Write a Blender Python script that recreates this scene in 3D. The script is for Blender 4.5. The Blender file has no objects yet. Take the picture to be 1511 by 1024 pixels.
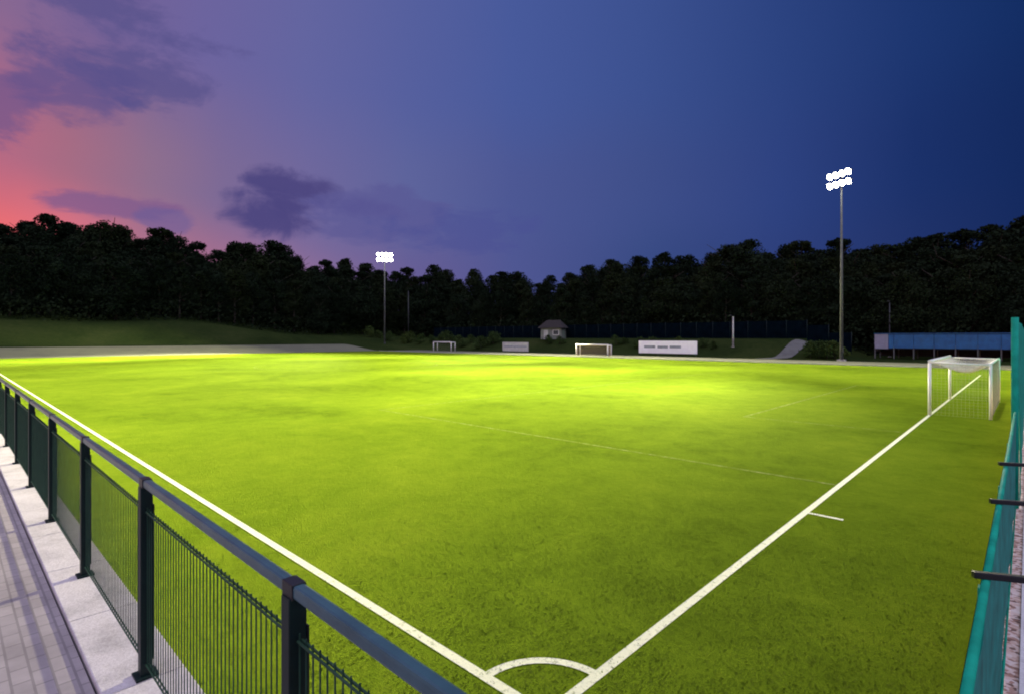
import bpy, bmesh, math, random
from mathutils import Vector, Matrix, noise
random.seed(11)
R = math.radians
scene = bpy.context.scene
COL = scene.collection
CAM_H = 2.95          # eye height above the pitch
PATH_Z = 1.21         # paved corner terrace above the pitch
YAW = R(43.57)

# ------------------------------------------------------------------ helpers
class MB:
    """collects shapes and links them as ONE mesh object"""
    def __init__(s): s.bm = bmesh.new()
    def box(s, x0, x1, y0, y1, z0, z1, M=None, bevel=0):
        vs = [s.bm.verts.new((x, y, z)) for z in (z0, z1) for y in (y0, y1) for x in (x0, x1)]
        if M is not None:
            for v in vs: v.co = M @ v.co
        fs = [s.bm.faces.new([vs[i] for i in f]) for f in
              ((0, 2, 3, 1), (4, 5, 7, 6), (0, 1, 5, 4), (2, 6, 7, 3), (0, 4, 6, 2), (1, 3, 7, 5))]
        if bevel:
            es = list({e for f in fs for e in f.edges})
            bmesh.ops.bevel(s.bm, geom=es, offset=bevel, segments=2, affect='EDGES', profile=.6)
        return s
    def tube(s, a, b, r0, r1=None, n=8, caps=True):
        a, b = Vector(a), Vector(b)
        r1 = r0 if r1 is None else r1
        d = (b - a).normalized()
        u = d.orthogonal().normalized(); w = d.cross(u)
        ra = [s.bm.verts.new(a + (u * math.cos(t) + w * math.sin(t)) * r0) for t in [2 * math.pi * i / n for i in range(n)]]
        rb = [s.bm.verts.new(b + (u * math.cos(t) + w * math.sin(t)) * r1) for t in [2 * math.pi * i / n for i in range(n)]]
        for i in range(n):
            f = s.bm.faces.new((ra[i], ra[(i + 1) % n], rb[(i + 1) % n], rb[i])); f.smooth = n > 5
        if caps:
            s.bm.faces.new(ra[::-1]); s.bm.faces.new(rb)
        return s
    def quad(s, pts):
        s.bm.faces.new([s.bm.verts.new(p) for p in pts]); return s
    def build(s, name, mat, parent=None, loc=None):
        me = bpy.data.meshes.new(name); s.bm.to_mesh(me); s.bm.free()
        me.materials.append(mat)
        o = bpy.data.objects.new(name, me); COL.objects.link(o)
        if parent is not None: o.parent = parent
        if loc is not None: o.location = loc
        return o

def tag(o, label=None, cat=None, group=None, kind=None):
    if label: o['label'] = label
    if cat: o['category'] = cat
    if group: o['group'] = group
    if kind: o['kind'] = kind
    return o
def thing(name, label, cat, loc=(0, 0, 0), rz=0, group=None):
    o = bpy.data.objects.new(name, None); COL.objects.link(o)
    o.location = loc; o.rotation_euler = (0, 0, rz); o.empty_display_size = .3
    return tag(o, label, cat, group)
def copy_obj(o, parent=None):
    c = o.copy(); COL.objects.link(c)
    if parent is not None: c.parent = parent
    return c
def copy_tree(o, parent=None):
    c = copy_obj(o, parent)
    for ch in list(o.children): copy_tree(ch, c)
    return c
def sstep(a, b, x):
    t = min(1, max(0, (x - a) / (b - a))); return t * t * (3 - 2 * t)

# ------------------------------------------------------------------ materials
def nodes_of(name):
    m = bpy.data.materials.new(name); m.use_nodes = True
    nt = m.node_tree; b = nt.nodes['Principled BSDF']
    return m, nt, b
def ramp(nt, fac, stops, interp='LINEAR'):
    r = nt.nodes.new('ShaderNodeValToRGB'); r.color_ramp.interpolation = interp
    els = r.color_ramp.elements
    while len(els) < len(stops): els.new(.5)
    for e, (p, c) in zip(els, stops):
        e.position = p; e.color = (*c, 1) if len(c) == 3 else c
    nt.links.new(fac, r.inputs[0]); return r.outputs[0]
def noise_tex(nt, scale, detail=4, rough=.6, vec=None, dist=0):
    n = nt.nodes.new('ShaderNodeTexNoise'); n.inputs['Scale'].default_value = scale
    n.inputs['Detail'].default_value = detail; n.inputs['Roughness'].default_value = rough
    n.inputs['Distortion'].default_value = dist
    if vec is None:
        tc = nt.nodes.new('ShaderNodeTexCoord'); vec = tc.outputs['Object']
    nt.links.new(vec, n.inputs['Vector']); return n.outputs['Fac']
def mixc(nt, fac, a, b, mode='MIX'):
    m = nt.nodes.new('ShaderNodeMix'); m.data_type = 'RGBA'; m.blend_type = mode
    for s, v in ((0, fac), (6, a), (7, b)):
        if isinstance(v, (int, float)): m.inputs[s].default_value = v
        elif isinstance(v, tuple): m.inputs[s].default_value = (*v, 1)
        else: nt.links.new(v, m.inputs[s])
    return m.outputs[2]
def bump(nt, b, h, strength, dist=.02):
    n = nt.nodes.new('ShaderNodeBump'); n.inputs['Strength'].default_value = strength
    n.inputs['Distance'].default_value = dist
    nt.links.new(h, n.inputs['Height']); nt.links.new(n.outputs[0], b.inputs['Normal'])
def simple(name, c, rough=.6, metal=0, var=.25, scale=6, bmp=.15, ior=1.45):
    m, nt, b = nodes_of(name)
    n = noise_tex(nt, scale, 5)
    lo = tuple(x * (1 - var) for x in c); hi = tuple(min(1, x * (1 + var)) for x in c)
    nt.links.new(ramp(nt, n, [(.3, lo), (.7, hi)]), b.inputs['Base Color'])
    b.inputs['Roughness'].default_value = rough; b.inputs['Metallic'].default_value = metal; b.inputs['IOR'].default_value = ior
    if bmp: bump(nt, b, noise_tex(nt, scale * 8, 3), bmp, .01)
    return m

def grass_mat(name, dark, mid, light, coarse=.12, fine=9.0, bmp=.6):
    m, nt, b = nodes_of(name)
    a = noise_tex(nt, coarse, 5, .6, dist=.4); c = noise_tex(nt, fine, 6, .75); d = noise_tex(nt, 1.3, 5, .65, dist=.6)
    mm = nt.nodes.new('ShaderNodeMath'); mm.operation = 'MULTIPLY_ADD'
    nt.links.new(c, mm.inputs[0]); mm.inputs[1].default_value = .55; nt.links.new(a, mm.inputs[2])
    m2 = nt.nodes.new('ShaderNodeMath'); m2.operation = 'MULTIPLY_ADD'
    nt.links.new(d, m2.inputs[0]); m2.inputs[1].default_value = .55; nt.links.new(mm.outputs[0], m2.inputs[2])
    sc = nt.nodes.new('ShaderNodeMath'); sc.operation = 'MULTIPLY_ADD'
    nt.links.new(m2.outputs[0], sc.inputs[0]); sc.inputs[1].default_value = 1.9; sc.inputs[2].default_value = -1.5
    col = ramp(nt, sc.outputs[0], [(0, dark), (.5, mid), (1, light)])
    nt.links.new(col, b.inputs['Base Color'])
    b.inputs['Roughness'].default_value = .95
    b.inputs['IOR'].default_value = 1.02          # dull, no sheen
    h = nt.nodes.new('ShaderNodeMath'); h.operation = 'ADD'
    nt.links.new(noise_tex(nt, 45, 3, .7), h.inputs[0]); nt.links.new(c, h.inputs[1])
    bump(nt, b, h.outputs[0], bmp, .05)
    return m

M = {}
M['turf'] = grass_mat('turf', (.074, .118, .007), (.121, .188, .010), (.172, .24, .014))
M['rough_grass'] = grass_mat('rough_grass', (.010, .018, .006), (.020, .032, .009), (.033, .044, .014), .08, 3.0, .8)
def blade_mat():
    m, nt, b = nodes_of('turf_fibre')
    n = noise_tex(nt, 6, 4)
    nt.links.new(ramp(nt, n, [(.3, (.085, .13, .010)), (.7, (.17, .235, .02))]), b.inputs['Base Color'])
    b.inputs['Roughness'].default_value = .9; b.inputs['IOR'].default_value = 1.03
    v = nt.nodes.new('ShaderNodeCombineXYZ'); v.inputs[2].default_value = 1
    nt.links.new(v.outputs[0], b.inputs['Normal'])
    return m
M['blades'] = blade_mat()
def line_mat():
    m, nt, b = nodes_of('line_paint')
    n = noise_tex(nt, 14, 6, .75)
    nt.links.new(ramp(nt, n, [(.30, (.16, .22, .06)), (.46, (.70, .72, .50))]), b.inputs['Base Color'])
    b.inputs['Roughness'].default_value = .8; bump(nt, b, noise_tex(nt, 60, 3), .4, .02)
    return m
M['line'] = line_mat()
def faint_line_mat():
    m, nt, b = nodes_of('worn_line_paint')
    n = noise_tex(nt, 5, 6, .75)
    nt.links.new(ramp(nt, n, [(.44, (.115, .170, .011)), (.68, (.26, .31, .09))]), b.inputs['Base Color'])
    b.inputs['Roughness'].default_value = .95; b.inputs['IOR'].default_value = 1.03
    return m
M['worn_line'] = faint_line_mat()
def paver_mat():
    m, nt, b = nodes_of('pavers')
    tc = nt.nodes.new('ShaderNodeTexCoord')
    br = nt.nodes.new('ShaderNodeTexBrick'); nt.links.new(tc.outputs['Object'], br.inputs['Vector'])
    br.inputs['Scale'].default_value = 1; br.inputs['Brick Width'].default_value = .16
    br.inputs['Row Height'].default_value = .08; br.inputs['Mortar Size'].default_value = .006
    br.inputs['Color1'].default_value = (.275, .255, .255, 1); br.inputs['Color2'].default_value = (.325, .30, .30, 1)
    br.inputs['Mortar'].default_value = (.20, .185, .185, 1)
    n = noise_tex(nt, 2.2, 6, .7)
    col = mixc(nt, 1.0, br.outputs['Color'], ramp(nt, n, [(.3, (.72, .70, .70)), (.7, (1.12, 1.1, 1.1))]), 'MULTIPLY')
    nt.links.new(col, b.inputs['Base Color']); b.inputs['Roughness'].default_value = .75
    bump(nt, b, br.outputs['Fac'], -.5, .01)
    return m
M['pavers'] = paver_mat()
def concrete(name, c, scale=3):
    m, nt, b = nodes_of(name)
    n = noise_tex(nt, scale, 8, .7, dist=.3); n2 = noise_tex(nt, scale * 25, 3, .7)
    col = ramp(nt, n, [(.28, tuple(x * .62 for x in c)), (.5, c), (.75, tuple(min(1, x * 1.15) for x in c))])
    col = mixc(nt, .5, col, ramp(nt, n2, [(.35, (.6, .58, .56)), (.6, (1, 1, 1))]), 'MULTIPLY')
    nt.links.new(col, b.inputs['Base Color']); b.inputs['Roughness'].default_value = .8
    bump(nt, b, n2, .35, .01)
    return m
M['kerb'] = concrete('kerb_concrete', (.56, .53, .53))
M['paving_edge'] = concrete('edge_concrete', (.78, .73, .74))
M['wall_concrete'] = concrete('wall_concrete', (.36, .35, .33), 1.2)
M['track'] = concrete('pale_track', (.105, .112, .062), .25)
M['ramp'] = concrete('ramp_concrete', (.10, .105, .095), .6)
def gravel_mat():
    m, nt, b = nodes_of('gravel')
    tc = nt.nodes.new('ShaderNodeTexCoord')
    v = nt.nodes.new('ShaderNodeTexVoronoi'); v.inputs['Scale'].default_value = 42
    nt.links.new(tc.outputs['Object'], v.inputs['Vector'])
    sep = nt.nodes.new('ShaderNodeSeparateColor'); nt.links.new(v.outputs['Color'], sep.inputs[0])
    col = ramp(nt, sep.outputs[0], [(0, (.09, .05, .04)), (.25, (.42, .24, .18)), (.55, (.66, .48, .40)), (1, (.75, .64, .60))])
    nt.links.new(col, b.inputs['Base Color']); b.inputs['Roughness'].default_value = .85
    bump(nt, b, v.outputs['Distance'], -.8, .02)
    return m
M['gravel'] = gravel_mat()
M['fence_paint'] = simple('fence_paint', (.004, .013, .013), .45, 0, .3, 9, .05, 1.3)
M['rail_paint'] = simple('rail_paint', (.03, .075, .095), .30, 0, .3, 5, .04)
M['mesh_wire'] = simple('mesh_wire', (.016, .045, .030), .5, 0, .3, 9, 0, 1.25)
M['screen_green'] = simple('screen_green', (.006, .26, .17), .7, 0, .35, 5, .2, 1.2)
M['screen_teal'] = simple('screen_teal', (.006, .175, .14), .6, 0, .5, 7, .2, 1.3)
M['black_steel'] = simple('black_steel', (.012, .013, .015), .4, .3, .3, 9, .05)
M['white_paint'] = simple('white_paint', (.78, .77, .73), .4, 0, .06, 4, .03)
M['net'] = simple('net_cord', (.75, .70, .70), .8, 0, .08, 4, 0)
M['galv'] = simple('galvanised', (.10, .11, .105), .6, .2, .2, 3, .05)
M['dark_metal'] = simple('dark_metal', (.05, .055, .06), .5, .4, .2, 4, .05)
M['leaf'] = None
def leaf_mat(name, c):
    m, nt, b = nodes_of(name)
    oi = nt.nodes.new('ShaderNodeObjectInfo')
    n = noise_tex(nt, .6, 3)
    col = ramp(nt, n, [(.3, tuple(x * .55 for x in c)), (.7, tuple(x * 1.5 for x in c))])
    col = mixc(nt, 1.0, col, ramp(nt, oi.outputs['Random'], [(0, (.7, .75, .7)), (.5, (1, 1, 1)), (1, (1.35, 1.2, .9))]), 'MULTIPLY')
    nt.links.new(col, b.inputs['Base Color']); b.inputs['Roughness'].default_value = .8
    b.inputs['IOR'].default_value = 1.08
    return m
M['leaf'] = leaf_mat('leaf', (.0095, .016, .0085))
M['bush_leaf'] = leaf_mat('bush_leaf', (.035, .06, .018))
M['bark'] = simple('bark', (.035, .028, .022), .9, 0, .4, 4, .5)
M['screen_navy'] = simple('screen_navy', (.0015, .0045, .008), .9, 0, .5, .7, .1, 1.03)
M['blue_panel'] = simple('blue_panel', (.006, .09, .235), .5, 0, .25, 1.2, .05)
M['pale_panel'] = simple('pale_panel', (.22, .23, .30), .5, 0, .15, 2, .05)
M['stand_dark'] = simple('stand_dark', (.012, .012, .015), .7, 0, .3, 2, .05)
M['board_white'] = simple('board_white', (.86, .87, .88), .5, 0, .05, 1.5, .03)
M['board_grey'] = simple('board_grey', (.42, .43, .40), .6, 0, .2, 1.5, .05)
M['board_print'] = simple('board_print', (.22, .26, .28), .6, 0, .4, 2.5, 0)
M['hut_wall'] = simple('hut_wall', (.15, .17, .14), .8, 0, .15, 2, .1)
M['hut_roof'] = simple('hut_roof', (.016, .013, .012), .9, 0, .3, 3, .2)
M['hut_glass'] = simple('hut_glass', (.03, .04, .045), .5, 0, .2, 2, 0)
M['net_thin'] = simple('net_cord_thin', (.30, .31, .25), .9, 0, .1, 4, 0)
M['net_brown'] = simple('net_tan', (.40, .31, .24), .9, 0, .2, 4, 0)
def emit(name, c, s):
    m, nt, b = nodes_of(name)
    b.inputs['Base Color'].default_value = (.8, .8, .8, 1)
    b.inputs['Emission Color'].default_value = (*c, 1); b.inputs['Emission Strength'].default_value = s
    return m
M['lens'] = emit('lamp_glass_lit', (1, .97, .86), 40)

# ------------------------------------------------------------------ terrain   (T = -x runs along the touchline, G = y along the goal line)
def hill(x, y):
    T, G = -x, y
    h = 0
    # apron and bank beyond the far goal line
    k = 1 - sstep(35, 72, G) * .62
    hb = sstep(122, 141, T) * 5.4 * k + sstep(106, 122, T) * 1.3
    # bank beyond the far touchline
    hg = sstep(83, 91, G) * 2.7 * sstep(17, 27, T)
    h = max(hb, hg)
    h += min(9, max(max(0, T - 142) * .17, max(0, G - 98) * .16))
    if h > 3: h += (noise.noise(Vector((x * .03, y * .03, 0))) * 1.2) * min(1, (h - 3) / 4)
    return h
def axis(pts):
    out = []
    for a, b, s in pts:
        v = a
        while v < b - 1e-6: out.append(v); v += s
    out.append(pts[-1][1]); return out
xs = axis([(-900, -320, 40), (-320, -150, 6), (-150, -100, 2), (-100, -30, 6), (-30, -14, 2), (-14, 60, 8), (60, 500, 40)])
ys = axis([(-500, -60, 40), (-60, 80, 6), (80, 100, 1.5), (100, 260, 6), (260, 900, 40)])
bm = bmesh.new()
grid = [[bm.verts.new((x, y, hill(x, y) - .06)) for x in xs] for y in ys]
for j in range(len(ys) - 1):
    for i in range(len(xs) - 1):
        f = bm.faces.new((grid[j][i], grid[j][i + 1], grid[j + 1][i + 1], grid[j + 1][i])); f.smooth = True
mb = MB(); mb.bm.free(); mb.bm = bm
tag(mb.build('ground', M['rough_grass']), kind='structure')

# pitch turf, one sheet up to the far paths
PX0, PX1, PY0, PY1 = -104.5, -.42, .9, 67.0
CX, CY = -2.73, 3.26            # corner of the pitch: goal line x = CX, touchline y = CY
mb = MB(); mb.quad([(PX0, PY0, 0), (PX1, PY0, 0), (PX1, PY1, 0), (PX0, PY1, 0)])
tag(mb.build('pitch', M['turf']), kind='structure')

# pale running path round the two far sides (slightly banked at the far end)
mb = MB()
for a in range(-60, 68, 4):
    for t in (104.5, 106, 108, 110, 112, 114, 116, 118, 120):
        t1 = {104.5: 106}.get(t, t + 2)
        mb.quad([(-t, a, hill(-t, a) + .02), (-t, a + 4, hill(-t, a + 4) + .02), (-t1, a + 4, hill(-t1, a + 4) + .02), (-t1, a, hill(-t1, a) + .02)])
tag(mb.build('end_path', M['track']), kind='structure')
mb = MB(); mb.quad([(-104.5, 67.06, .012), (-.42, 67.06, .012), (-.42, 77.5, .012), (-104.5, 77.5, .012)])
tag(mb.build('side_path', M['track']), kind='structure')
# kerb between turf and side path
mb = MB(); mb.box(-104.4, -.45, 66.9, 67.05, -.05, .09); tag(mb.build('path_edging', M['wall_concrete']), kind='structure')
# concrete ramp climbing the bank
mb = MB(); P = [(-26.5 + .16 * i, 77.6 + 1.3 * i) for i in range(12)]
for (x, y), (x2, y2) in zip(P, P[1:]):
    mb.quad([(x - 1.1, y, hill(x - 1.1, y) + .05), (x + 1.1, y, hill(x + 1.1, y) + .05), (x2 + 1.1, y2, hill(x2 + 1.1, y2) + .05), (x2 - 1.1, y2, hill(x2 - 1.1, y2) + .05)])
tag(mb.build('ramp', M['ramp']), kind='structure')

# ------------------------------------------------------------------ pitch markings
def strip(mb, x0, x1, y0, y1, z=.005):
    nx = max(1, int((x1 - x0) / 4)); ny = max(1, int((y1 - y0) / 4))
    mb.quad([(x0, y0, z), (x1, y0, z), (x1, y1, z), (x0, y1, z)])
W = .10
FAR_T, FAR_G = 101.5, 56.3
mb = MB()
strip(mb, -FAR_T, CX + W / 2, CY - W / 2, CY + W / 2)              # near touchline
strip(mb, CX - W / 2, CX + W / 2, CY + W / 2, FAR_G)               # goal line
strip(mb, CX + W / 2, CX + .56, 10.02, 10.1)                       # tick outside the goal line
n = 24; r0, r1 = .60, .69
for i in range(n):
    a, b = math.pi / 2 * i / n, math.pi / 2 * (i + 1) / n
    def p(r, t): return (CX - W / 2 - (r - .0) * math.cos(t) , CY + W / 2 + r * math.sin(t), .0055)
    mb.quad([p(r0, a), p(r1, a), p(r1, b), p(r0, b)][::-1])
tag(mb.build('pitch_lines', M['line']), kind='structure')
mb = MB(); GC = 29.8
for d, hw in ((16.5, 17.5), (5.0, 9.2)):
    y0, y1 = GC - hw, GC + hw
    strip(mb, CX - d, CX - W / 2 - .01, y0, y0 + W); strip(mb, CX - d, CX - W / 2 - .01, y1 - W, y1)
    strip(mb, CX - d, CX - d + W, y0 + W + .01, y1 - W - .01)
    strip(mb, -FAR_T + .1, -FAR_T + d, y0, y0 + W); strip(mb, -FAR_T + .1, -FAR_T + d, y1 - W, y1)
    strip(mb, -FAR_T + d - W, -FAR_T + d, y0 + W + .01, y1 - W - .01)
strip(mb, -FAR_T, CX - W, FAR_G - W, FAR_G); strip(mb, -FAR_T, -FAR_T + W, CY + W, FAR_G - W - .01)
strip(mb, -52.1, -52.0, CY + W, FAR_G - W - .01)
for i in range(64):
    a, b = 2 * math.pi * i / 64, 2 * math.pi * (i + 1) / 64
    mb.quad([(-52.05 + r * math.cos(t), GC + r * math.sin(t), .009) for r, t in ((9.1, a), (9.2, a), (9.2, b), (9.1, b))])
tag(mb.build('worn_pitch_lines', M['worn_line']), kind='structure')

# short turf blades over the near corner, thinning out with distance (uncountable)
bm = bmesh.new(); rnd = random.Random(5)
made = 0
while made < 30000:
    d = 3.2 + 10 * rnd.random() ** 1.6
    if rnd.random() < (d - 3.2) / 10: continue
    a = YAW + rnd.uniform(-.85, .85)
    x, y = -math.sin(a) * d, math.cos(a) * d
    if not (x < -.5 and y > .95): continue
    if abs(x - CX) < .09 or abs(y - CY) < .09:
        if rnd.random() < .8: continue
    if noise.noise(Vector((x * 1.1, y * 1.1, 0))) < -.25 and rnd.random() < .5: continue
    h = rnd.uniform(.008, .018); w = rnd.uniform(.004, .008) * (1 + d * .05); t = rnd.uniform(0, 6.28)
    dx, dy = math.cos(t) * w, math.sin(t) * w
    lx, ly = rnd.gauss(0, .012), rnd.gauss(0, .012)
    bm.faces.new([bm.verts.new(p) for p in ((x - dx, y - dy, 0), (x + dx, y + dy, 0), (x + lx, y + ly, h))])
    made += 1
mb = MB(); mb.bm.free(); mb.bm = bm
tag(mb.build('turf_blades', M['blades']), kind='stuff')

# ------------------------------------------------------------------ paved terrace, kerbs, retaining wall
KY0, KY1 = .53, .88      # kerb along the touchline side
KX0, KX1 = -.21, -.034   # kerb along the goal-line side
mb = MB()
mb.box(-110, 40, -40, KY0 - .012, -.2, PATH_Z)
mb.box(-.0, 40, KY0 - .010, 110, -.2, PATH_Z - .001)
tag(mb.build('paved_path', M['pavers']), kind='structure')
def kerbs(mb, along, z):
    pos = 0
    return mb
mb = MB()
x = KX0
while x > -108:                               # kerbstones of one metre with open joints
    mb.box(x - .994, x, KY0, KY1, .9, PATH_Z + .022, bevel=.006); x -= 1.0
mb.box(-108, KX0 - .003, KY0 + .02, KY1 - .02, -.1, .9)
tag(mb.build('kerb', M['kerb']), kind='structure')
mb = MB(); y = KY1 - .35
while y < 100:
    mb.box(KX0, KX1, y + .003, y + .997, .9, PATH_Z - .006, bevel=.006); y += 1.0
mb.box(KX0 + .02, KX1 - .02, KY0, 100, -.1, .9)
tag(mb.build('goal_end_kerb', M['gravel']), kind='structure')
mb = MB(); mb.box(KX1 + .001, -.001, KY0, 100, .9, PATH_Z + .004); tag(mb.build('paving_edge', M['paving_edge']), kind='structure')

# ------------------------------------------------------------------ railing along the touchline
FY = .717; BAY = 1.69; FH = 1.0; X_CORNER = -.10
Z0 = PATH_Z + .022
t = thing('railing', 'dark green steel railing with wire mesh panels on the white kerb left of the pitch', 'railing', (X_CORNER, FY, Z0))
post0 = None
def post_mesh():
    m = MB(); m.box(-.027, .027, -.027, .027, -.04, .962, bevel=.004)
    m.box(-.05, .05, -.05, .05, 0, .012, bevel=.003)
    return m
T0 = .22                                    # the posts step away from the terrace corner
post0 = post_mesh().build('post', M['fence_paint'], t, (T0 - BAY, 0, 0))
strip0 = MB().box(-.031, .031, .0275, .033, .08, .87, bevel=.002).build('clamp_strip', M['black_steel'], post0)
def panel_mesh(L):
    mp = MB(); nv = int(L / .040)
    for i in range(nv + 1):
        xx = -.0375 - L * i / nv
        mp.box(xx - .0019, xx + .0019, -.0019, .0019, .05, .86)
    for z in (.07, .84):
        for yy in (-.0065, .0065): mp.box(-.0375 - L, -.0375, yy - .0028, yy + .0028, z - .0028, z + .0028)
    return mp
panel0 = panel_mesh(BAY - .075).build('mesh_panel', M['mesh_wire'], t, (T0 - BAY, 0, 0))
clip0 = MB().box(-.034, .034, -.0215, .0215, .958, FH + .0035, bevel=.003).build('rail_clip', M['black_steel'], post0)
pc = copy_obj(post0, t); copy_obj(clip0, pc); pc.location.x = 0; copy_obj(strip0, pc)          # corner post
panel_mesh(BAY - T0 - .075).build('mesh_panel', M['mesh_wire'], t, (0, 0, 0))
NB = 56
for i in range(2, NB):
    p = copy_obj(post0, t); p.location.x = T0 - BAY * i
    copy_obj(strip0, p); copy_obj(clip0, p)
    if i < NB - 1:
        q = copy_obj(panel0, t); q.location.x = T0 - BAY * i
mr = MB()
for i in range(0, NB - 1, 3):
    mr.box(T0 - BAY * min(i + 3, NB - 1) + .002, (T0 - BAY * i) if i else .03, -.018, .018, .963, FH, bevel=.008)
mr.build('handrail', M['rail_paint'], t)

# fence along the goal line side: low screened run, then a tall ball-stop run
Zr = PATH_Z - .006
t2 = thing('screen_fence', 'low green mesh screen fence with black arms at the right edge of the picture', 'fence', (X_CORNER, FY, Zr))
TALL_Y = 7.6 - FY
nlow = 4; bay2 = TALL_Y / nlow
pm = MB(); pm.box(-.006, .006, -.02, .02, -.04, .90, bevel=.002)
p0 = pm.build('post', M['screen_green'], t2, (-.019, bay2, 0))
for i in range(2, nlow): c = copy_obj(p0, t2); c.location.y = bay2 * i
ms = MB()
for i in range(60):                                    # woven mesh screen: slightly wavy cloth between base and top
    y0, y1 = .05 + (TALL_Y - .05) * i / 60, .05 + (TALL_Y - .05) * (i + 1) / 60
    for j in range(8):
        z0, z1 = .02 + .96 * j / 8, .02 + .96 * (j + 1) / 8
        f = lambda y, z: .012 - .014 * (1 - z) + .004 * math.sin(y * 5 + z * 3) + .003 * math.sin(y * 13 - z * 7)
        ms.quad([(f(y0, z0), y0, z0), (f(y1, z0), y1, z0), (f(y1, z1), y1, z1), (f(y0, z1), y0, z1)])
so = ms.build('mesh_screen', M['screen_teal'], t2)
so.data.materials.append(M['screen_green'])
sol = so.modifiers.new('thick', 'SOLIDIFY'); sol.thickness = .004
mt = MB(); mt.tube((.004, .06, .985), (.004, TALL_Y, .985), .011, n=12)
mt.build('top_rail', M['screen_green'], t2)
mt = MB(); mt.tube((.006, .06, .03), (.006, TALL_Y, .03), .006, n=8); mt.build('bottom_wire', M['screen_green'], t2)
for i, yb in enumerate((1.12, 2.24, 3.29, 4.30)):
    ma = MB(); ma.box(-.03, .34, -.010, .010, -.010, .010, bevel=.003)
    ma = ma.build('arm', M['black_steel'], t2, (0, yb - FY, 1.006)); ma.rotation_euler.z = R(27)
t3 = thing('ball_stop_fence', 'tall green ball-stop screen fence behind the goal at the right edge', 'fence', (X_CORNER, 7.6, Zr))
pm = MB(); pm.tube((0, 0, -.04), (0, 0, 1.95), .03, n=10)
p0 = pm.build('post', M['screen_green'], t3, (0, .0, 0))
LEN3 = 64
for i in range(1, 17): c = copy_obj(p0, t3); c.location.y = 4.0 * i
ms = MB()
for i in range(90):
    y0, y1 = LEN3 * i / 90, LEN3 * (i + 1) / 90
    for j in range(6):
        z0, z1 = .02 + 1.88 * j / 6, .02 + 1.88 * (j + 1) / 6
        f = lambda y, z: .034 + .010 * math.sin(y * 3 + z * 3)
        ms.quad([(f(y0, z0), y0, z0), (f(y1, z0), y1, z0), (f(y1, z1), y1, z1), (f(y0, z1), y0, z1)])
so = ms.build('mesh_screen', M['screen_green'], t3)
sol = so.modifiers.new('thick', 'SOLIDIFY'); sol.thickness = .004
mt = MB(); mt.tube((0, 0, 1.9), (0, LEN3, 1.9), .02, n=8); mt.build('top_rail', M['screen_green'], t3)

# ------------------------------------------------------------------ goals
def net_grid(mb, f, nu, nv, r):
    """strings along u and v over the surface f(u,v), u,v in 0..1"""
    for i in range(nu + 1):
        pts = [f(i / nu, j / 8) for j in range(9)]
        for a, b in zip(pts, pts[1:]): mb.tube(a, b, r, n=3, caps=False)
    for j in range(nv + 1):
        pts = [f(i / 8, j / nv) for i in range(9)]
        for a, b in zip(pts, pts[1:]): mb.tube(a, b, r, n=3, caps=False)
def goal(name, label, loc, rz, width, height, depth, r, frame, net, spacing, sag, cord, group=None):
    """opening faces -x, runs along +y"""
    g = thing(name, label, 'goal', loc, rz, group)
    for y in (0, width):
        MB().tube((0, y, 0), (0, y, height - r), r, n=12).build('post', frame, g)
        MB().tube((depth, y, 0), (depth, y, height - .08), r * .85, n=12).build('rear_post', frame, g)
        m = MB(); m.tube((0, y, height - r * 1.0), (depth, y, height - .10), r * .6, n=8); m.build('side_bar', frame, g)
    MB().tube((0, -r, height), (0, width + r, height), r, n=12).build('crossbar', frame, g)
    MB().tube((depth, 0, height - .06), (depth, width, height - .06), r * .6, n=8).build('rear_crossbar', frame, g)
    MB().tube((depth, 0, .03), (depth, width, .03), .02, n=8).build('ground_bar', M['galv'], g)
    m = MB(); S = spacing
    roof = lambda u, v: Vector((depth * u, width * v, height - .05 - sag * math.sin(math.pi * u) * math.sin(math.pi * min(1, max(0, v))) ** .5))
    net_grid(m, roof, max(3, int(depth / S * 1.5)), max(3, int(width / S * 1.5)), cord)
    m.build('roof_net', net, g)
    m = MB()
    back = lambda u, v: Vector((depth + .03 * math.sin(math.pi * u), width * v, (height - .06) * (1 - u)))
    net_grid(m, back, int(height / S), int(width / S), cord * .42)
    for y in (0, width):
        side = lambda u, v: Vector((depth * u, y, .03 + (height - .12) * v))
        net_grid(m, side, int(depth / S), int(height / S), cord * .42)
    m.build('net', M['net_thin'] if net is M['net'] else net, g)
    return g
goal('football_goal', 'large white box goal with draped white net on the goal line at right', (CX, 26.0, 0), 0, 7.4, 2.05, 1.75, .056, M['white_paint'], M['net'], .11, .5, .0045)
def at(px, G):                       # a bearing from the corner terrace and a distance along the goal line direction
    k = (px - 755) / 801; z = G / (.7246 + .689 * k); x = k * z
    return Vector((.7246 * x - .689 * z, G, 0)), z
# portable goals beyond the far touchline: opening faces the pitch (-y)
a, _ = at(639, 75); b, _ = at(665, 75)
goal('portable_goal', 'pale portable goal far off behind the pitch, right of the smaller lit mast', (b.x, 75, .012), math.pi / 2, abs(a.x - b.x), 1.95, 1.1, .08, M['white_paint'], M['net'], .3, .1, .012, 'portable goals beside the far path')
a, _ = at(850, 73); b, _ = at(896, 73)
goal('portable_goal', 'tan netted portable goal with white frame, left of the long white board', (b.x, 73, .012), math.pi / 2, abs(a.x - b.x), 1.75, 1.0, .10, M['white_paint'], M['net_brown'], .12, .15, .022, 'portable goals beside the far path')

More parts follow.
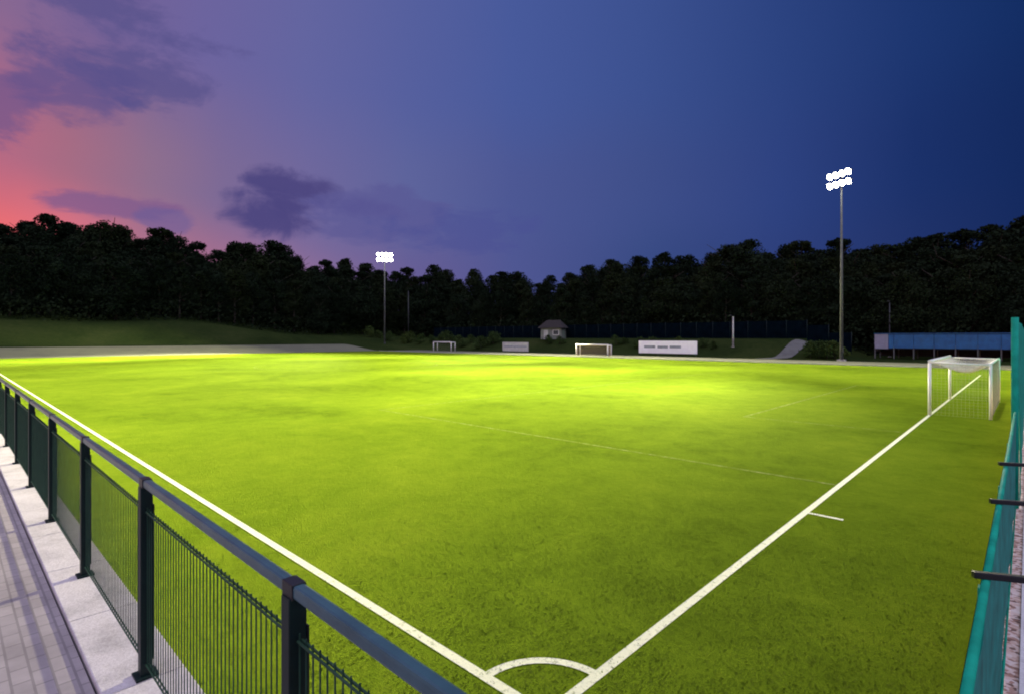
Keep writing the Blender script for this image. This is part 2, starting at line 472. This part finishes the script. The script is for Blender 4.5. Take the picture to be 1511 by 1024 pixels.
# ------------------------------------------------------------------ far boards, hut, stand, poles
def board(label, px0, px1, G, z0, z1, mat, prints):
    a, _ = at(px0, G); b, _ = at(px1, G); w = abs(b.x - a.x); z = hill((a.x + b.x) / 2, G)
    g = thing('hoarding', label, 'hoarding', ((a.x + b.x) / 2, G, z), 0, 'boards beside the far path')
    MB().box(-w / 2, w / 2, -.04, .04, z0, z1, bevel=.01).build('board', mat, g)
    m = MB(); h = z1 - z0
    for x0, x1, y0, y1 in prints: m.box(-w / 2 + w * x0, -w / 2 + w * x1, -.052, -.041, z0 + h * y0, z0 + h * y1)
    if prints: m.build('print', M['board_print'], g)
    n = max(2, int(w / 2.2))
    for i in range(n):
        xx = -w / 2 + .25 + (w - .5) * i / (n - 1)
        MB().box(xx - .05, xx + .05, .045, .12, 0, z1 - .1).build('leg', M['dark_metal'], g)
    return g
board('small pale grey hoarding between the two portable goals', 741, 779, 78.2, .25, 2.0, M['board_grey'], [(.06, .94, .45, .6)])
board('long bright white hoarding with grey print on dark legs beyond the pitch', 942, 1028, 80, .42, 2.4, M['board_white'],
      [(.10, .30, .42, .62), (.34, .52, .40, .60), (.55, .74, .42, .62)])

def hut():
    p, z = at(816, 90.6); zz = hill(p.x, p.y)
    g = thing('hut', 'small pale hut with dark roof on the bank below the trees', 'hut', (p.x, p.y, zz - .15), R(20))
    MB().box(-2.3, 2.3, -1.6, 1.6, 0, 2.5).build('wall', M['hut_wall'], g)
    m = MB(); v = [m.bm.verts.new(q) for q in ((-2.9, -2.1, 2.4), (2.9, -2.1, 2.4), (2.9, 2.1, 2.4), (-2.9, 2.1, 2.4), (-1.5, 0, 4.1), (1.5, 0, 4.1))]
    for f in ((0, 1, 5, 4), (1, 2, 5), (2, 3, 4, 5), (3, 0, 4), (3, 2, 1, 0)): m.bm.faces.new([v[i] for i in f])
    m.build('roof', M['hut_roof'], g)
    w = MB().box(.5, 1.7, -1.66, -1.603, 1.0, 1.9).build('window', M['hut_glass'], g)
    fr = MB()
    for q in ((.42, 1.78, .92, .998), (.42, 1.78, 1.902, 1.98), (.42, .498, .998, 1.902), (1.702, 1.78, .998, 1.902)):
        fr.box(q[0], q[1], -1.68, -1.604, q[2], q[3])
    fr.build('frame', M['white_paint'], w)
    d = MB().box(-1.6, -.7, -1.66, -1.603, 0, 2.0).build('door', M['board_grey'], g)
    MB().tube((-.8, -1.66, 1), (-.8, -1.72, 1), .03, n=6).build('handle', M['dark_metal'], d)
hut()

def stand():
    x0, x1, y0, y1 = -15.9, 2.0, 92, 96
    g = thing('covered_stand', 'long blue panelled stand on pale posts behind the large goal', 'stand', ((x0 + x1) / 2, y0, 0))
    cx = (x0 + x1) / 2; w = (x1 - x0) / 2
    n = 8
    for i in range(n):
        a = -w + 2 * w * i / n; b = -w + 2 * w * (i + 1) / n
        if i == 0: a += 1.6
        MB().box(a + .02, b - .02, -.03, .03, 1.45, 3.35, bevel=.015).build('blue_panel', M['blue_panel'], g)
    e = MB().box(-w, -w + 1.58, -.035, .035, 1.35, 3.42, bevel=.015).build('end_panel', M['pale_panel'], g); e['label'] = 'pale lilac end panel'
    MB().box(-w - .06, -w - .01, .04, 4, .9, 3.42).build('side_wall', M['pale_panel'], g)
    for i in range(n + 1):
        a = -w + 2 * w * i / n
        MB().box(a - .06, a + .06, .035, .16, 0, 1.9).build('post', M['galv'], g)
        MB().box(a - .06, a + .06, 3.8, 3.95, 0, 3.2).build('rear_post', M['galv'], g)
    MB().box(-w, w, .17, 3.78, 1.30, 1.44).build('deck', M['stand_dark'], g)
    MB().box(-w, w, 3.96, 4.05, .3, 3.3).build('back_wall', M['stand_dark'], g)
    MB().box(-w - .1, w, -.15, 4.2, 3.43, 3.52).build('roof', M['blue_panel'], g)
    MB().box(-w, w, 1.5, 1.9, 1.45, 1.85).build('bench', M['stand_dark'], g)
stand()

def pole(label, px, G, height, r, mat, head, group=None):
    p, _ = at(px, G); z = hill(p.x, p.y)
    g = thing('lamp_post', label, 'lamp post', (p.x, p.y, z - .06), 0, group)
    MB().tube((0, 0, 0), (0, 0, height), r, r * .6, n=10).build('pole', mat, g)
    MB().box(-.2, .2, -.2, .2, 0, .1).build('base', M['wall_concrete'], g)
    if head:
        m = MB(); m.tube((0, 0, height - .02), (0, -.7, height + .1), .05, n=8); m.box(-.14, .14, -1.15, -.6, height + .06, height + .16, bevel=.03)
        m.build('lamp_head', M['dark_metal'], g)
G1 = 'unlit poles along the bank'
pole('short pale unlit lamp post on the bank right of the long white board', 1081, 87.2, 4.9, .16, M['board_grey'], True, G1)
pole('slim dark unlit lamp post behind the blue stand', 1312, 98.5, 8.2, .10, M['dark_metal'], True, G1)
pole('thin faint unlit pole right of the smaller lit mast', 602, 89, 13.5, .13, M['dark_metal'], False, G1)

# dark screen fence on top of the bank
def screen_fence():
    y = 93.0; xa, xb = -118, -19; n = 33; w = (xb - xa) / n
    g = thing('bank_fence', 'long dark navy screened fence along the bank below the wood', 'fence', (xb, y, 0))
    post = MB().tube((0, 0, -.3), (0, 0, 3.0), .04, n=8).build('post', M['fence_paint'], g)
    scr = MB(); scr.box(-w + .03, -.03, -.012, .012, .1, 2.9); scr = scr.build('mesh_screen', M['screen_navy'], g)
    for i in range(n):
        X = xb - w * i; z = hill(X - w / 2, y)
        p, s = (post, scr) if i == 0 else (copy_obj(post, g), copy_obj(scr, g))
        p.location = (-w * i, 0, z); s.location = (-w * i, 0, z)
screen_fence()

# ------------------------------------------------------------------ floodlight masts
LIGHTS = []
def mast(label, px, G, H, aim, arms, per, gap, size):
    p, _ = at(px, G)
    g = thing('floodlight_mast', label, 'floodlight mast', (p.x, p.y, 0), 0, 'floodlight masts beyond the far path')
    MB().tube((0, 0, 0), (0, 0, H), .21, .10, n=14).build('pole', M['galv'], g)
    m = MB(); m.box(-.45, .45, -.45, .45, -.1, .12, bevel=.02)
    for sx in (-.32, .32):
        for sy in (-.32, .32): m.tube((sx, sy, .1), (sx, sy, .2), .04, n=6)
    m.build('base_plate', M['wall_concrete'], g)
    m = MB(); m.box(.14, .2, -.15, .15, 1.0, 1.7, bevel=.02); m.build('switch_box', M['galv'], g)
    d = (Vector((aim[0], aim[1], 0)) - p); d.z = 0; d.normalize(); side = Vector((-d.y, d.x, 0))
    az = math.atan2(d.y, d.x)
    k = 0 if px > 1000 else 8
    for ai in range(arms):
        zz = H - .15 - gap * ai
        wid = (per - 1) * size * 1.1
        MB().tube(side * (-wid / 2 - .2) + Vector((0, 0, zz)) + d * .2, side * (wid / 2 + .2) + Vector((0, 0, zz)) + d * .2, .05, n=8).build('crossarm', M['galv'], g)
        for i in range(per):
            c = side * ((i - (per - 1) / 2) * size * 1.1) + Vector((0, 0, zz - .35)) + d * .45
            L = MB(); s = size / 2
            tgt = BEAMS[k]; k += 1
            v = (Vector((tgt[0], tgt[1], 0)) - (p + c)).normalized()
            tilt = Vector((d.x, d.y, -.55)).normalized()
            rot = Matrix.Translation(c) @ tilt.to_track_quat('Z', 'Y').to_matrix().to_4x4()
            L.tube(rot @ Vector((0, 0, -.05)), rot @ Vector((0, 0, 0)), s, s, n=18)
            L.tube(rot @ Vector((0, 0, -.38)), rot @ Vector((0, 0, -.05)), s * .45, s * .96, n=18)
            for q in (-s * 1.04, s * 1.04): L.box(q - .02, q + .02, -.05, .05, -.3, .1, rot)
            L.box(-s * 1.04, s * 1.04, -.05, .05, -.36, -.3, rot)
            hsg = L.build('floodlight', M['dark_metal'], g)
            Q = MB(); Q.tube(rot @ Vector((0, 0, .003)), rot @ Vector((0, 0, .03)), s * .95, s * .85, n=18)
            Q.build('lens', M['lens'], hsg)
            LIGHTS.append((p + c + tilt * .15, tgt, label))
    return g
BEAMS = [(-76, 18, 38, 16.1), (-40, 6, 38, 13.9), (-88, 42, 22, 13.1), (-34, 18, 50, 4.2), (-16, 24, 22, 3.3), (-12, 16, 22, 6.0), (-16, 6, 22, 7.7), (-88, 41, 23, 13.1),   # taller mast: x, y aimed at, beam width, power
         (-64, 6, 38, 10), (-10, 60, 22, 27.4), (-46, 6, 22, 12), (-28, 42, 22, 16), (-96, 12, 22, 22), (-22, 60, 30, 16.2), (-40, 60, 38, 1.0), (-93, 13, 23, 27)]
mast('tall lit floodlight mast with lamp cluster at right, near the blue stand', 1241, 79.3, 24.2, (-45, 30), 2, 4, 1.2, .82)
mast('smaller-looking lit floodlight mast far off left of centre by the path end', 567, 80, 25.0, (-50, 30), 2, 4, 1.35, .95)
for i, (pos, tgt, lab) in enumerate(LIGHTS):
    ld = bpy.data.lights.new('floodlight_beam', 'SPOT')
    ld.energy = tgt[3] * 1e5; ld.spot_size = R(tgt[2]); ld.spot_blend = 1.0
    ld.shadow_soft_size = .35; ld.color = (1, .92, .58)
    o = bpy.data.objects.new('floodlight_beam', ld); COL.objects.link(o)
    o.location = pos
    o.rotation_euler = (Vector((tgt[0], tgt[1], 0)) - pos).to_track_quat('-Z', 'Y').to_euler()

# ------------------------------------------------------------------ trees
def crown_mesh(name, seed, H, Wd, lobes, leaves, low=.12, ls=.5, mat='leaf'):
    rnd = random.Random(seed); bm = bmesh.new()
    L = []
    for i in range(lobes):
        f = (i + .5) / lobes
        zc = H * (low + (1 - low - .12) * f + rnd.uniform(-.06, .06))
        prof = math.sin(math.pi * (.18 + .74 * f)) ** .8
        rad = Wd / 2 * prof * rnd.uniform(.25, .8); a = rnd.uniform(0, 6.28)
        r = Wd * rnd.uniform(.15, .27) * (.65 + .45 * prof)
        L.append((Vector((rad * math.cos(a), rad * math.sin(a), zc)), r))
    # a few top sprays make the uneven outline
    for i in range(5):
        a = rnd.uniform(0, 6.28); q = rnd.uniform(0, Wd * .2)
        L.append((Vector((q * math.cos(a), q * math.sin(a), H * rnd.uniform(.84, .95))), Wd * rnd.uniform(.07, .12)))
    tot = sum(r * r for _, r in L)
    for c, r in L:
        for _ in range(int(leaves * r * r / tot)):
            v = Vector((rnd.gauss(0, 1), rnd.gauss(0, 1), rnd.gauss(0, 1))).normalized()
            p = c + v * r * (rnd.random() ** .35) * rnd.uniform(.85, 1.12); p.z = c.z + (p.z - c.z) * .8
            n = (v + Vector((rnd.gauss(0, .6), rnd.gauss(0, .6), rnd.gauss(0, .6)))).normalized()
            u = n.orthogonal().normalized(); w = n.cross(u); s = ls * rnd.uniform(.5, 1.15)
            ang = rnd.uniform(0, 3.14); u2 = u * math.cos(ang) + w * math.sin(ang); w2 = n.cross(u2)
            bm.faces.new([bm.verts.new(p + u2 * s * aa + w2 * s * bb * .7) for aa, bb in ((-.6, 0), (0, -.5), (.6, 0), (0, .5))])
    for _ in range(leaves // 5):               # loose sprays between the clumps
        zc = rnd.uniform(low + .08, .97); q = Wd / 2 * math.sin(math.pi * (.12 + .82 * zc)) * rnd.random() ** .6; a = rnd.uniform(0, 6.28)
        p = Vector((q * math.cos(a), q * math.sin(a), H * zc)) ; n = Vector((rnd.gauss(0, 1), rnd.gauss(0, 1), rnd.gauss(0, 1))).normalized()
        u = n.orthogonal().normalized(); w = n.cross(u); s = ls * rnd.uniform(.4, 1.0)
        bm.faces.new([bm.verts.new(p + u * s * aa + w * s * bb) for aa, bb in ((-.6, 0), (0, -.4), (.6, 0), (0, .4))])
    me = bpy.data.meshes.new(name); bm.to_mesh(me); bm.free(); me.materials.append(M[mat]); return me
def trunk_mesh(name, seed, H, Wd):
    rnd = random.Random(seed); m = MB()
    pts = [Vector((0, 0, -.8))]
    for i in range(1, 5): pts.append(Vector((rnd.uniform(-.25, .25), rnd.uniform(-.25, .25), H * .19 * i)))
    for i, (a, b) in enumerate(zip(pts, pts[1:])): m.tube(a, b, H * .02 * (1 - i * .2), H * .02 * (1 - (i + 1) * .2), n=7)
    for i in range(9):
        b0 = pts[1 + i % 4]; a = rnd.uniform(0, 6.28); l = Wd * rnd.uniform(.22, .42)
        e = b0 + Vector((math.cos(a) * l, math.sin(a) * l, l * rnd.uniform(.5, 1.1)))
        m.tube(b0, e, H * .008, H * .002, n=5)
    me = bpy.data.meshes.new(name); m.bm.to_mesh(me); m.bm.free(); me.materials.append(M['bark']); return me
KINDS = []      # all built 16 m tall, scaled per tree
for i, (w, lob, lv, low) in enumerate(((9.5, 17, 8200, .12), (8, 15, 7000, .10), (11, 20, 9600, .12), (7, 14, 6000, .06), (9, 14, 6800, .16))):
    KINDS.append((crown_mesh('crown', 20 + i, 16, w, lob, lv, low, .52), trunk_mesh('trunk', 40 + i, 16, w)))
def tree(x, y, h, kind, label, group, wf=1):
    t = thing('tree', label, 'tree', (x, y, hill(x, y) - .1), random.uniform(0, 6.28), group)
    s = h / 16; t.scale = (s * wf, s * wf, s)
    for nm, me in (('crown', KINDS[kind][0]), ('trunk', KINDS[kind][1])):
        o = bpy.data.objects.new(nm, me); COL.objects.link(o); o.parent = t
    return t
SKY = [(-200, 310), (0, 331), (40, 326), (70, 317), (100, 329), (130, 334), (160, 331), (185, 340), (207, 352), (235, 336), (255, 348), (272, 362), (290, 356), (322, 369),
       (345, 356), (370, 361), (400, 352), (420, 362), (432, 379), (480, 383), (510, 381), (540, 388), (600, 394), (640, 391), (660, 398), (700, 397), (740, 401),
       (765, 402), (812, 406), (840, 402), (870, 391), (900, 383), (940, 378), (980, 372), (1010, 378), (1050, 373), (1080, 363), (1105, 354), (1130, 373), (1160, 361),
       (1180, 355), (1207, 369), (1237, 351), (1270, 368), (1300, 362), (1330, 358), (1350, 350), (1380, 345), (1420, 338), (1460, 332), (1511, 318), (1700, 290)]
def sky_y(px):
    for (a, ya), (b, yb) in zip(SKY, SKY[1:]):
        if a <= px <= b: return ya + (yb - ya) * (px - a) / (b - a)
    return SKY[-1][1]
def edge(px):                  # distance (along the view axis) at which the wood begins on this bearing
    k = (px - 755) / 801
    zt = 143 / max(.05, .689 - .7246 * k); zg = 99 / max(.05, .7246 + .689 * k)
    return min(zt, zg), k
def pos(px, z):
    k = (px - 755) / 801; x = k * z
    return .7246 * x - .689 * z, .689 * x + .7246 * z
def sector(px):
    if px < 330: return 'on the far left under the pink sky'
    if px < 560: return 'below the large purple cloud'
    if px < 900: return 'in the middle right of the smaller mast'
    if px < 1240: return 'between hut and taller mast'
    return 'on the right of the taller mast'
SPECIAL = {70: 'tallest dark tree of the left skyline with a double top', 160: 'broad domed dark tree on the left skyline right of the tallest one',
           235: 'pointed dark tree standing up on the left skyline beside a pink gap', 400: 'rounded dark tree below the large purple cloud',
           1105: 'dark pointed tree top standing above the wood left of the taller mast', 1237: 'dark tree top directly behind the pole of the taller mast'}
nt_ = 0
px = -170.0
peaks = [p for p, _ in SKY[1:-1]]
sk = sorted(set(peaks + list(range(-180, 0, 26)) + list(range(1530, 1690, 26))))
for p in sk:                                           # skyline row
    z0, k = edge(p); z = z0 * random.uniform(1.22, 1.36)
    x, y = pos(p, z); need = CAM_H + (498 - sky_y(p)) * z / 801 - hill(x, y)
    h = max(9, min(26, need * 1.03))
    lab = SPECIAL.get(p)
    tree(x, y, h, {70: 0, 160: 2, 235: 3}.get(p, random.randrange(5)), lab or 'dark skyline tree of the wood ' + sector(p),
         None if lab else 'skyline trees ' + sector(p), random.uniform(.95, 1.35))
for row, (f0, f1, step, hf) in enumerate(((1.02, 1.06, 30, .70), (1.09, 1.15, 27, .82), (1.17, 1.24, 24, .91))):
    px = -190 + row * 13
    while px < 1690:
        p = px + random.uniform(-8, 8); z0, k = edge(p); z = z0 * random.uniform(f0, f1)
        x, y = pos(p, z); need = CAM_H + (498 - sky_y(min(1690, p))) * z / 801 - hill(x, y)
        h = max(7, min(20, need * hf * random.uniform(.85, 1.06)))
        tree(x, y, h, random.randrange(5), (('dark front edge tree of the wood ', 'dark tree inside the wood ', 'dark tree deep in the wood ')[row]) + sector(p),
             (('front edge trees ', 'inner trees ', 'deep trees ')[row]) + sector(p), random.uniform(.95, 1.25))
        px += step
# undergrowth closing the foot of the wood
bm = bmesh.new(); rnd = random.Random(9)
for i in range(36000):
    p = rnd.uniform(-190, 1690); z0, k = edge(p); z = z0 * rnd.uniform(1.0, 1.16); x, y = pos(p, z)
    c = Vector((x, y, hill(x, y) + 4.5 * rnd.random() ** 1.3)); n = Vector((rnd.gauss(0, 1), rnd.gauss(0, 1), rnd.gauss(0, 1))).normalized()
    u = n.orthogonal().normalized(); w = n.cross(u); s = rnd.uniform(.18, .45)
    bm.faces.new([bm.verts.new(c + u * a + w * b) for a, b in ((-s, 0), (0, -s * .7), (s, 0), (0, s * .7))])
mb = MB(); mb.bm.free(); mb.bm = bm
tag(mb.build('undergrowth', M['leaf']), kind='stuff')
# bushes on the bank
bushm = [crown_mesh('foliage', 70 + i, 2.4, 3.4, 9, 900, .12, .26, 'bush_leaf') for i in range(3)]
stemm = trunk_mesh('stem', 75, 2.0, 2.0)
def bush(px, G, s, label, group):
    p, _ = at(px, G); t = thing('bush', label, 'bush', (p.x, p.y, hill(p.x, p.y) - .1), random.uniform(0, 6), group); t.scale = (s, s, s)
    for nm, me in (('foliage', random.choice(bushm)), ('stem', stemm)):
        o = bpy.data.objects.new(nm, me); COL.objects.link(o); o.parent = t
bush(808, 87.6, .75, 'green bush in front of the pale hut, left of its window', 'bushes below the hut'); bush(826, 87.4, .7, 'green bush at the right corner of the pale hut', 'bushes below the hut')
for px_ in (1196, 1208, 1220, 1231): bush(px_, 84.5, 1.0, 'dark bush in the clump left of the taller mast foot', 'bushes left of the taller mast')
for i, px_ in enumerate(range(470, 800, 15)):
    if 735 < px_ < 790: continue
    bush(px_ + random.uniform(-4, 4), random.uniform(84, 88), random.uniform(.8, 1.3), 'low dark bush on the bank between the smaller mast and the hut', 'bushes on the bank left of the hut')
for i, px_ in enumerate(range(905, 1060, 19)):
    bush(px_ + random.uniform(-4, 4), random.uniform(86, 89), random.uniform(.5, .8), 'low dark bush on the bank behind the long white board', 'bushes behind the white board')

# ------------------------------------------------------------------ dusk sky
w = bpy.data.worlds.new('World'); scene.world = w; w.use_nodes = True
nt = w.node_tree; N = nt.nodes; Lk = nt.links
bg = N['Background']
def lin(c): return tuple(((v / 255) / 12.92 if v / 255 <= .04045 else ((v / 255 + .055) / 1.055) ** 2.4) for v in c)
def mth(op, a, b=None, c=None):
    m = N.new('ShaderNodeMath'); m.operation = op
    for i, v in enumerate((a, b, c)):
        if v is None: continue
        if isinstance(v, (int, float)): m.inputs[i].default_value = v
        else: Lk.new(v, m.inputs[i])
    return m.outputs[0]
tc = N.new('ShaderNodeTexCoord')
vr = N.new('ShaderNodeVectorRotate'); vr.rotation_type = 'Z_AXIS'; Lk.new(tc.outputs['Generated'], vr.inputs['Vector']); vr.inputs['Angle'].default_value = -YAW
sp = N.new('ShaderNodeSeparateXYZ'); Lk.new(vr.outputs[0], sp.inputs[0])
az = mth('ARCTAN2', sp.outputs[0], sp.outputs[1])                   # 0 straight ahead, positive to the right
hyp = mth('SQRT', mth('ADD', mth('MULTIPLY', sp.outputs[0], sp.outputs[0]), mth('MULTIPLY', sp.outputs[1], sp.outputs[1])))
el = mth('ARCTAN2', sp.outputs[2], hyp)
AZ0, AZ1 = R(-60), R(60)
fa = mth('DIVIDE', mth('SUBTRACT', az, AZ0), AZ1 - AZ0)
def az_of(px): return math.atan((px - 755) / 801)
def el_of(px, y): return math.atan((498 - y) / math.hypot(801, px - 755))
def band(cols):
    return ramp(nt, fa, [((az_of(p) - AZ0) / (AZ1 - AZ0), lin(c)) for p, c in cols])
B0 = band([(0, (255, 112, 108)), (110, (236, 118, 132)), (210, (186, 114, 138)), (330, (172, 112, 140)), (450, (144, 110, 150)), (600, (104, 94, 148)), (755, (80, 87, 146)), (950, (56, 74, 130)), (1150, (46, 62, 120)), (1511, (22, 42, 94))])
B1 = band([(0, (180, 106, 132)), (100, (166, 108, 132)), (220, (143, 111, 142)), (330, (124, 106, 150)), (450, (112, 104, 156)), (600, (94, 100, 156)), (755, (77, 88, 148)), (950, (63, 79, 138)), (1150, (46, 66, 128)), (1350, (27, 49, 106)), (1511, (20, 42, 95))])
B2 = band([(0, (136, 104, 146)), (150, (116, 98, 150)), (300, (108, 100, 158)), (450, (99, 101, 160)), (600, (86, 96, 158)), (755, (72, 90, 155)), (950, (60, 81, 144)), (1150, (44, 67, 128)), (1350, (29, 54, 112)), (1511, (20, 46, 100))])
def mapr(v, a, b):
    m = N.new('ShaderNodeMapRange'); m.interpolation_type = 'SMOOTHSTEP'
    Lk.new(v, m.inputs[0]); m.inputs[1].default_value = a; m.inputs[2].default_value = b; return m.outputs[0]
wob = noise_tex(nt, 3.0, 4, .55, vr.outputs[0])
el2 = mth('ADD', el, mth('MULTIPLY', mth('SUBTRACT', wob, .5), .10))
c = mixc(nt, mapr(el2, R(5), R(14)), B0, B1); c = mixc(nt, mapr(el2, R(15), R(25)), c, B2)
# clouds: soft noise banks, each with its own place in the sky
def cloud(cpx, cy, wx, wy, col, amt, seed, thr=(.42, .62), sc=9, stretch=2.2, gw=.35):
    ca, ce = az_of(cpx), el_of(cpx, cy)
    dx = mth('DIVIDE', mth('SUBTRACT', az, ca), wx); dy = mth('DIVIDE', mth('SUBTRACT', el, ce), wy)
    g = mth('SUBTRACT', 1.0, mth('ADD', mth('MULTIPLY', dx, dx), mth('MULTIPLY', dy, dy)))
    cv = N.new('ShaderNodeCombineXYZ'); Lk.new(az, cv.inputs[0]); Lk.new(mth('MULTIPLY', el, stretch), cv.inputs[1]); cv.inputs[2].default_value = seed
    n = noise_tex(nt, sc, 6, .6, cv.outputs[0], .3)
    f = mth('ADD', mth('MULTIPLY', g, gw), n)
    m = mapr(f, thr[0] + .2, thr[1] + .2)
    return mth('MULTIPLY', m, amt), lin(col)
for args in ((398, 314, R(5.6), R(3.0), (76, 70, 126), .95, 1.3, (.40, .72), 12, 1.6, .42), (438, 286, R(5.6), R(3.2), (76, 70, 126), .95, 9.3, (.42, .72), 12, 1.6, .45), (530, 312, R(6), R(1.8), (84, 80, 142), .7, 3.3, (.42, .72), 11, 2.4, .4), (560, 318, R(9), R(3.2), (88, 86, 146), .6, 2.7), (680, 345, R(14), R(3), (74, 80, 146), .55, 3.9),
             (195, 65, R(9.5), R(6), (86, 82, 138), .75, 4.4), (120, 120, R(7), R(4), (86, 80, 138), .7, 5.5), (10, 170, R(5), R(3.5), (104, 84, 138), .7, 6.1),
             (185, 310, R(8), R(1.6), (128, 92, 140), .8, 7.7), (240, 325, R(3), R(1.6), (104, 92, 150), .6, 8.2)):
    f, cc = cloud(*args); c = mixc(nt, f, c, cc)
# sky overhead and behind the terrace, out of view, brightened as added fill light
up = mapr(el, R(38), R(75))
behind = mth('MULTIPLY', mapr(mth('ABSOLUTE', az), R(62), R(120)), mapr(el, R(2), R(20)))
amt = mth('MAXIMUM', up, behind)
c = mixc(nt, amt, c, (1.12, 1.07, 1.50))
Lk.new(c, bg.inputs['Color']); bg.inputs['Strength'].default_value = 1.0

# ------------------------------------------------------------------ camera, render settings
cd = bpy.data.cameras.new('Camera'); cam = bpy.data.objects.new('Camera', cd); COL.objects.link(cam)
cam.location = (0, 0, CAM_H); cam.rotation_euler = (R(90), 0, YAW)
cd.sensor_width = 36; cd.lens = 801 / 1511 * 36; cd.shift_y = -14 / 1511; cd.clip_start = .05; cd.clip_end = 3000
scene.camera = cam
scene.view_settings.view_transform = 'Standard'; scene.view_settings.look = 'None'
scene.cycles.filter_width = 2.0
scene.view_settings.exposure = 0; scene.view_settings.gamma = 1
